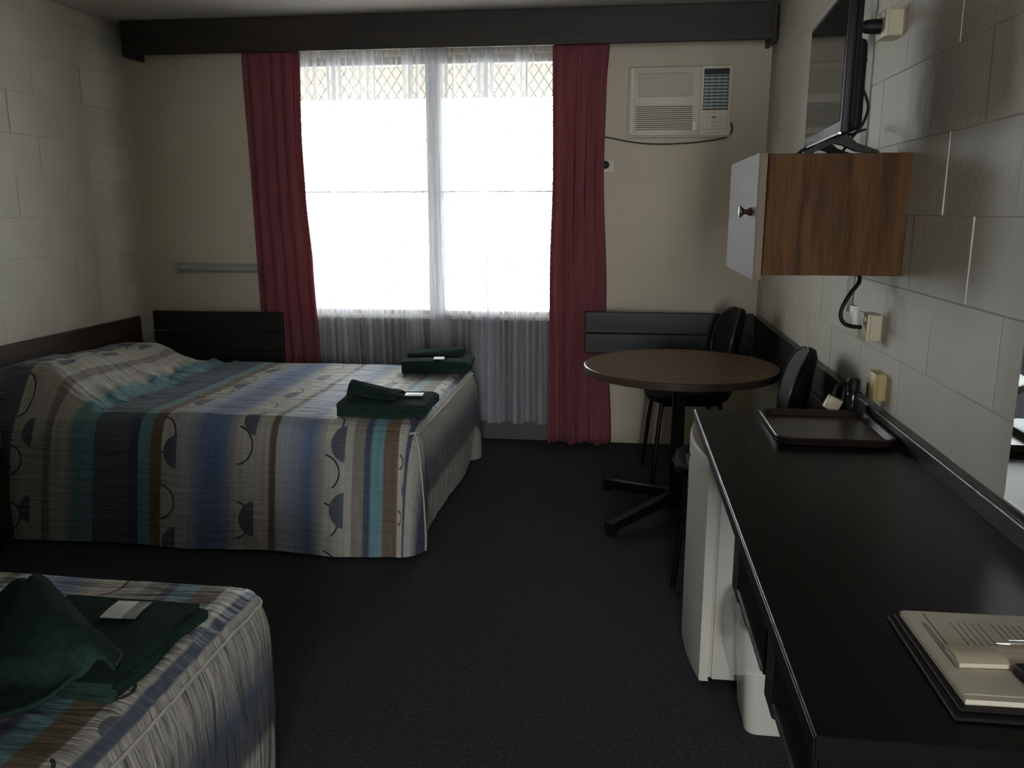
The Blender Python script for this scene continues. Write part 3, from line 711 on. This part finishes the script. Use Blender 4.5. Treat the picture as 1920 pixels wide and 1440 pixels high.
# ------------------------------------------------------------------ desk along the right wall
DX0, DX1, DY0, DY1, DZ = .248, .752, .925, 2.615, .758
dk = thing('desk', 'long black laminate desk along the right wall with drawers below', 'desk', ((DX0 + DX1) / 2, (DY0 + DY1) / 2, 0))
top = obj('desktop', BX(DX0, DX1, DY0, DY1, DZ - .032, DZ, bev=.0014, seg=1), m_lam, dk)
obj('edge_strip', BX(DX0 - .0025, DX0, DY0, DY1, DZ - .031, DZ - .002, bev=.001), m_lamedge, top)
obj('end_panel', BX(.60, DX1, DY0 + .012, DY0 + .032, 0, DZ - .032), m_divider, dk)
obj('wall_rail', BX(.735, DX1, DY0 + .04, DY1 - .01, DZ - .062, DZ - .032), m_divider, dk)
obj('divider', BX(DX0 + .008, DX1, 1.615, 1.70, .585, DZ - .032, bev=.006, seg=2), m_divider, dk)
obj('divider', BX(DX0 + .008, DX1, 1.215, 1.29, .585, DZ - .032, bev=.006, seg=2), m_divider, dk)
for a, b in ((1.293, 1.612), (DY0 + .035, 1.212)):
    d_ = obj('drawer', BX(DX0 + .016, DX1 - .05, a, b, .625, DZ - .034), m_lam, dk)
    obj('drawer_front', BX(DX0 + .006, DX0 + .016, a, b, .618, DZ - .036, bev=.002), m_lam, d_)
    obj('finger_pull', BX(DX0 + .003, DX0 + .008, a + .01, b - .01, .620, .624), m_silver, d_)

# bar fridge
fg = thing('bar_fridge', 'white bar fridge with curved door under the far end of the desk', 'fridge', (.5, 2.5, 0))
FY0, FY1, FZ = 2.262, 2.745, .69
obj('cabinet', BX(.297, .718, FY0, FY1, .025, FZ - .005, bev=.006, seg=2), m_white, fg, smooth=True)
def bow(y): t = (y - FY0) / (FY1 - FY0); return .262 - .030 * (1 - (2 * t - 1) ** 2)
ys = [FY0 + (FY1 - FY0) * i / 20 for i in range(21)]
prof = [(bow(y), y) for y in ys] + [(.288, FY1), (.288, FY0)]
dr = obj('door', loft(bmesh.new(), [[(x + .002, y, .020) for x, y in prof], [(x, y, .026) for x, y in prof], [(x, y, FZ - .006) for x, y in prof], [(x + .002, y, FZ) for x, y in prof]]), m_white, fg, smooth=True)
obj('seal', BX(.288, .297, FY0 + .006, FY1 - .006, .03, FZ - .012), m_acpanel, dr)
obj('top_trim', loft(bmesh.new(), [[(x + .003, y, FZ) for x, y in prof], [(x + .005, y, FZ + .006) for x, y in prof]]), m_cream, dr, smooth=True)
obj('handle_recess', BX(.2335, .245, FY0 + .30, FY0 + .42, FZ - .12, FZ - .10), m_darkslot, dr)
obj('badge', BX(.231, .24, FY0 + .23, FY0 + .27, FZ - .06, FZ - .045), m_silver, dr)
obj('hinge_cover', BX(.27, .34, FY0 + .004, FY0 + .05, FZ - .006, FZ + .010, bev=.003), m_white, fg)
for fx in (.31, .70):
    for fy_ in (FY0 + .04, FY1 - .04):
        obj('foot', lathe(bmesh.new(), [(.015, 0), (.015, .026)], (fx, fy_, 0), 14), m_black, fg)

# bin with liner bag
bn = thing('waste_bin', 'white plastic waste bin with a clear liner bag under the desk', 'bin', (.465, 2.135, 0))
def rr(w, d, r, z, c): return [(c[0] + x, c[1] + y, z) for x, y in rrect(w, d, r, 6)]
bc = (.465, 2.135)
obj('body', loft(bmesh.new(), [rr(.195, .175, .03, 0, bc), rr(.202, .18, .031, .012, bc), rr(.235, .205, .035, .285, bc), rr(.245, .214, .037, .29, bc), rr(.245, .214, .037, .305, bc), rr(.225, .195, .033, .305, bc), rr(.195, .17, .028, .02, bc)]), m_white, bn, smooth=True)
bag = []
for j in range(13):
    t = j / 12; ring = []
    for i, (x, y) in enumerate(rrect(1, 1, .17, 6)):
        if t < .5: z = .335 - .02 * (0.5 - t); s = .86 + .16 * t * 2; z = .25 + .085 * t * 2
        else: z = .335 - (t - .5) * 2 * .135; s = 1.02 + .05 * math.sin(PI * (t - .5) * 2)
        nz = mnoise.noise((x * 5, y * 5, t * 3))
        left = 1 + .30 * max(0, -x) * smst(.35, .7, t) * (1 + nz)
        ring.append((bc[0] + x * .252 * s * left + .010 * nz, bc[1] + y * .222 * s * (1 + .04 * nz), z + .022 * nz - .05 * max(0, -x) * t))
    bag.append(ring)
obj('liner_bag', loft(bmesh.new(), bag, True, False, False), m_bag, bn, smooth='all')

# tray
trc = (.588, 2.385); tw_, td_ = .315, .345
ty = thing('serving_tray', 'brown plastic serving tray with raised rim at far end of the desk', 'tray', (trc[0], trc[1], DZ))
def trr(w, d, z, r=.04): return [(trc[0] + x, trc[1] + y, z) for x, y in rrect(w, d, r, 6)]
obj('rim', loft(bmesh.new(), [trr(tw_ - .03, td_ - .03, DZ), trr(tw_ - .012, td_ - .012, DZ + .003), trr(tw_, td_, DZ + .021), trr(tw_ - .004, td_ - .004, DZ + .024), trr(tw_ - .018, td_ - .018, DZ + .023), trr(tw_ - .034, td_ - .034, DZ + .007)], cap1=False), m_trim, ty, smooth=True)
obj('tray_base', loft(bmesh.new(), [trr(tw_ - .034, td_ - .034, DZ + .005), trr(tw_ - .034, td_ - .034, DZ + .0072)]), m_tray, ty)
# bottle and cord behind the tray
bt = thing('bottle', 'small dark glass bottle with black cap behind the tray against the wall boards', 'bottle', (.716, 2.585, DZ))
obj('body', lathe(bmesh.new(), [(.015, DZ), (.017, DZ + .003), (.017, DZ + .068), (.014, DZ + .075)], (.716, 2.585, 0), 24), m_bottle, bt, smooth=True)
obj('cap', lathe(bmesh.new(), [(.0185, DZ + .073), (.019, DZ + .076), (.019, DZ + .112), (.016, DZ + .117)], (.716, 2.585, 0), 24), m_black, bt, smooth=True)
co = thing('extension_lead', 'black power lead with beige plug looped behind the tray', 'lead', (.67, 2.585, DZ))
obj('cable', tube(bmesh.new(), smooth_path([(.660, 2.578, .818), (.664, 2.582, .838), (.677, 2.588, .856), (.693, 2.595, .858), (.697, 2.600, .835), (.690, 2.602, .79), (.67, 2.604, DZ + .006), (.62, 2.600, DZ + .006)], 6), .0055, 10), m_black, co, smooth='all')
pb = BX(-.022, .022, -.014, .014, -.021, .021, bev=.004, seg=2)
bmesh.ops.transform(pb, matrix=Matrix.Translation((.657, 2.576, .797)) @ Matrix.Rotation(math.radians(25), 4, 'Y'), verts=pb.verts)
plg = obj('plug', pb, m_cream, co, smooth=True); tag(plg, 'beige plug')

# ------------------------------------------------------------------ folder, papers, pen, remote
FZ0 = DZ
fo = thing('compendium_folder', 'dark vinyl information folder at the near end of the desk', 'folder', (.585, 1.115, DZ))
obj('back_cover', BX(.424, .742, .978, 1.246, DZ, DZ + .005, bev=.0015), m_folder, fo)
obj('front_cover', place(BX(-.155, .155, -.126, .126, 0, .004, bev=.0015), (.588, 1.118, DZ + .0055), .01), m_folder, fo)
obj('sheet_stack', place(BX(-.15, .15, -.118, .118, 0, .007), (.592, 1.122, DZ + .0098), .02), m_paper, fo)
pg = thing('printed_page', 'printed letter sheet lying on top of the dark folder', 'paper', (.60, 1.128, DZ + .0172), math.radians(1.0))
obj('sheet', BX(-.155, .15, -.113, .112, 0, .0008), m_paper, pg, local=True)
def ink(x, y0, y1, w=.0012): obj('text_line', BX(x - w / 2, x + w / 2, y0, y1, .0008, .0011), m_ink, pg, local=True)
for i, (x, a, b) in enumerate([(-.140, -.05, .075), (-.136, -.005, .075), (-.128, .01, .105)]): ink(x, a, b, .0016)
rl = random.Random(4)
for i in range(24):
    x = -.098 + i * .0095
    if i % 6 == 5: continue
    ink(x, .075 - rl.uniform(.055, .135), .08, .0011)
br = thing('brochure', 'folded cream brochure lying across the printed page', 'brochure', (.53, 1.10, DZ + .019), math.radians(4))
obj('cover', cloth_patch(lambda u, v: Vector((-.07 + .2 * u, -.024 + .048 * v, .007 + .005 * math.sin(PI * v))), 10, 10, .0012), m_envelope, br, smooth=True, local=True)
obj('pages', BX(-.068, .128, -.022, .022, 0, .0075, bev=.001), m_paper, br, local=True)
pn = thing('pen', 'silver ballpoint pen lying on the brochure', 'pen', (.585, 1.115, DZ + .0335), math.radians(3))
obj('barrel', lathe(bmesh.new(), [(.0046, -.045), (.0050, -.02), (.0050, .075), (.004, .085)], (0, 0, .005), 16, 'x'), m_chrome, pn, smooth=True, local=True)
obj('tip', lathe(bmesh.new(), [(.001, -.062), (.0045, -.045)], (0, 0, .005), 16, 'x'), m_chrome, pn, smooth=True, local=True)
obj('clip', BX(.03, .08, -.0015, .0015, .0098, .0112), m_chrome, pn, local=True)
rm = thing('remote_control', 'black remote control lying on the printed page by the pen', 'remote', (.600, 1.058, DZ + .0185), math.radians(8))
obj('body', BX(-.072, .075, -.021, .021, 0, .017, bev=.005, seg=3), m_black, rm, smooth=True, local=True)
for i in range(8):
    for j in range(3):
        obj('button', lathe(bmesh.new(), [(.0035, .017), (.003, .0185)], (-.055 + i * .014, -.011 + j * .011, 0), 10), m_folder, rm, local=True)

# ------------------------------------------------------------------ mirror
mr_ = thing('wall_mirror', 'tall frameless mirror on the right wall reflecting the window', 'mirror', (XR, 1.19, .81))
obj('glass', BX(XR - .009, XR - .004, .70, 1.685, .812, 1.75), m_mirror, mr_)
obj('backing', BX(XR - .004, XR + .001, .702, 1.683, .814, 1.748), m_black, mr_)
for z in (.812, 1.74):
    for y in (.95, 1.45): obj('clip', BX(XR - .012, XR - .003, y, y + .02, z - .004, z + .012), m_chrome, mr_)

# ------------------------------------------------------------------ wall cabinet and television
cb = thing('wall_cabinet', 'wood-grain wall cabinet with white door carrying the television', 'cabinet', (.59, 2.75, 1.18))
obj('body', BX(.403, XR, 2.453, 3.05, 1.195, 1.530, bev=.0015), m_cabwood, cb)
cdoor = obj('door', BX(.377, .379, 2.453, 3.055, 1.181, 1.532), m_cabdoor, cb); tag(cdoor, 'white melamine door with wood edge')
obj('door_core', BX(.379, .401, 2.452, 3.056, 1.180, 1.533, bev=.001), m_cabedge, cdoor)
obj('knob', lathe(bmesh.new(), [(.012, .377), (.0125, .372), (.008, .365), (.007, .358), (.012, .352), (.017, .347), (.017, .343), (.012, .340)], (0, 2.54, 1.372), 24, 'x'), m_knob, cdoor, smooth=True)
tv = thing('television', 'small black flat television standing on the wall cabinet', 'television', (.60, 2.50, 1.530))
ang = math.radians(-2.9)
TVM = Matrix.Translation((.541, 2.475, 1.562)) @ Matrix.Rotation(ang, 4, 'Z')     # local: y along width, -x is the screen side
def tvp(name, bm, m, par=tv, **k):
    bmesh.ops.transform(bm, matrix=TVM, verts=bm.verts); return obj(name, bm, m, par, **k)
hw_ = .277
body = tvp('bezel', BX(0, .020, -hw_, hw_, 0, .345, bev=.004, seg=2), m_black, smooth=True)
tvp('screen', BX(-.0015, 0, -hw_ + .014, hw_ - .014, .028, .331), m_screen, body)
tvp('silver_trim', BX(-.004, .002, -hw_, hw_, -.003, .001), m_silver, body)
bkb = BX(.020, .062, -hw_ + .05, hw_ - .05, .01, .23, bev=.018, seg=3); tvp('rear_housing', bkb, m_black, smooth=True)
tvp('upper_shell', BX(.020, .036, -hw_ + .006, hw_ - .006, .02, .338, bev=.008, seg=2), m_black, smooth=True)
for y in (.10, .13, .155):
    tvp('mark', BX(-.003, 0, y - .004, y + .004, .010, .016), m_silver, body)
for fy_ in (2.485, 2.70):
    bm = bmesh.new()
    def sec2(x, z, h, y=fy_): return [(x, y - .012, z), (x, y + .012, z), (x, y + .012, z + h), (x, y - .012, z + h)]
    loft(bm, [sec2(.500, 1.530, .006), sec2(.525, 1.531, .016), sec2(.555, 1.548, .022), sec2(.580, 1.558, .03), sec2(.605, 1.552, .035), sec2(.64, 1.536, .022), sec2(.70, 1.530, .007)])
    obj('stand_foot', bm, m_black, tv, smooth=True)
obj('power_cable', tube(bmesh.new(), smooth_path([(.612, 2.66, 1.60), (.665, 2.60, 1.595), (.695, 2.60, 1.66), (.675, 2.60, 1.72), (.660, 2.60, 1.76), (.683, 2.62, 1.80), (.655, 2.64, 1.86), (.652, 2.67, 1.890), (.675, 2.675, 1.895)], 8), .0042, 8), m_black, tv, smooth='all')
obj('cable_plug', lathe(bmesh.new(), [(.007, .655), (.010, .672), (.019, .690), (.021, .712), (.021, .7285)], (0, 2.675, 1.897), 20, 'x'), m_black, tv, smooth=True)
obj('aerial_cable', tube(bmesh.new(), smooth_path([(.60, 2.72, 1.60), (.63, 2.715, 1.555), (.655, 2.71, 1.545), (.69, 2.70, 1.60), (.74, 2.78, 1.62)], 6), .004, 8), m_black, tv, smooth='all')

# ------------------------------------------------------------------ electrical fittings on the right wall
cn = thing('cable_conduit', 'narrow cream cable conduit running down the right wall behind the television', 'conduit', (XR, 2.93, 1.04))
obj('cover', BX(XR - .016, XR, 2.917, 2.947, 1.533, ZC, bev=.002), m_conduit, cn)
obj('cover', BX(XR - .016, XR, 2.917, 2.947, 1.04, 1.194, bev=.002), m_conduit, cn)
def outlet(label, x0, y0, y1, z0, z1, m, bev=.006):
    o = thing('power_outlet', label, 'outlet', (XR, (y0 + y1) / 2, z0), group='outlet boxes on the right wall')
    obj('mounting_box', BX(x0 + .010, XR, y0 + .002, y1 - .002, z0 + .002, z1 - .002, bev=.003), m, o)
    obj('face_plate', BX(x0, x0 + .012, y0, y1, z0, z1, bev=bev * .5, seg=2), m, o, smooth=True)
    for dy in (.25, .75):
        y = y0 + (y1 - y0) * dy
        obj('switch', BX(x0 - .003, x0, y - .006, y + .006, z1 - .022, z1 - .010), m_white, o)
    return o
outlet('cream outlet box high on the right wall beside the television', .730, 2.63, 2.722, 1.862, 1.938, m_cream)
outlet('cream outlet box below the wall cabinet with an adaptor plugged in', .737, 2.575, 2.668, .988, 1.072, m_cream)
outlet('yellowed outlet box just above the black boards behind the tray', .746, 2.485, 2.565, .824, .910, m_yellow, bev=.014)
ad = thing('plug_adaptor', 'white plug adaptor with thick black lead under the wall cabinet', 'adaptor', (.70, 2.63, 1.03))
obj('body', BX(.700, .7185, 2.60, 2.645, 1.035, 1.095, bev=.005, seg=2), m_white, ad, smooth=True)
obj('lead', tube(bmesh.new(), smooth_path([(.718, 2.64, 1.193), (.715, 2.615, 1.165), (.688, 2.60, 1.13), (.666, 2.59, 1.09), (.664, 2.59, 1.062), (.676, 2.59, 1.042), (.700, 2.595, 1.033), (.728, 2.60, 1.030)], 8), .0062, 10), m_black, ad, smooth='all')
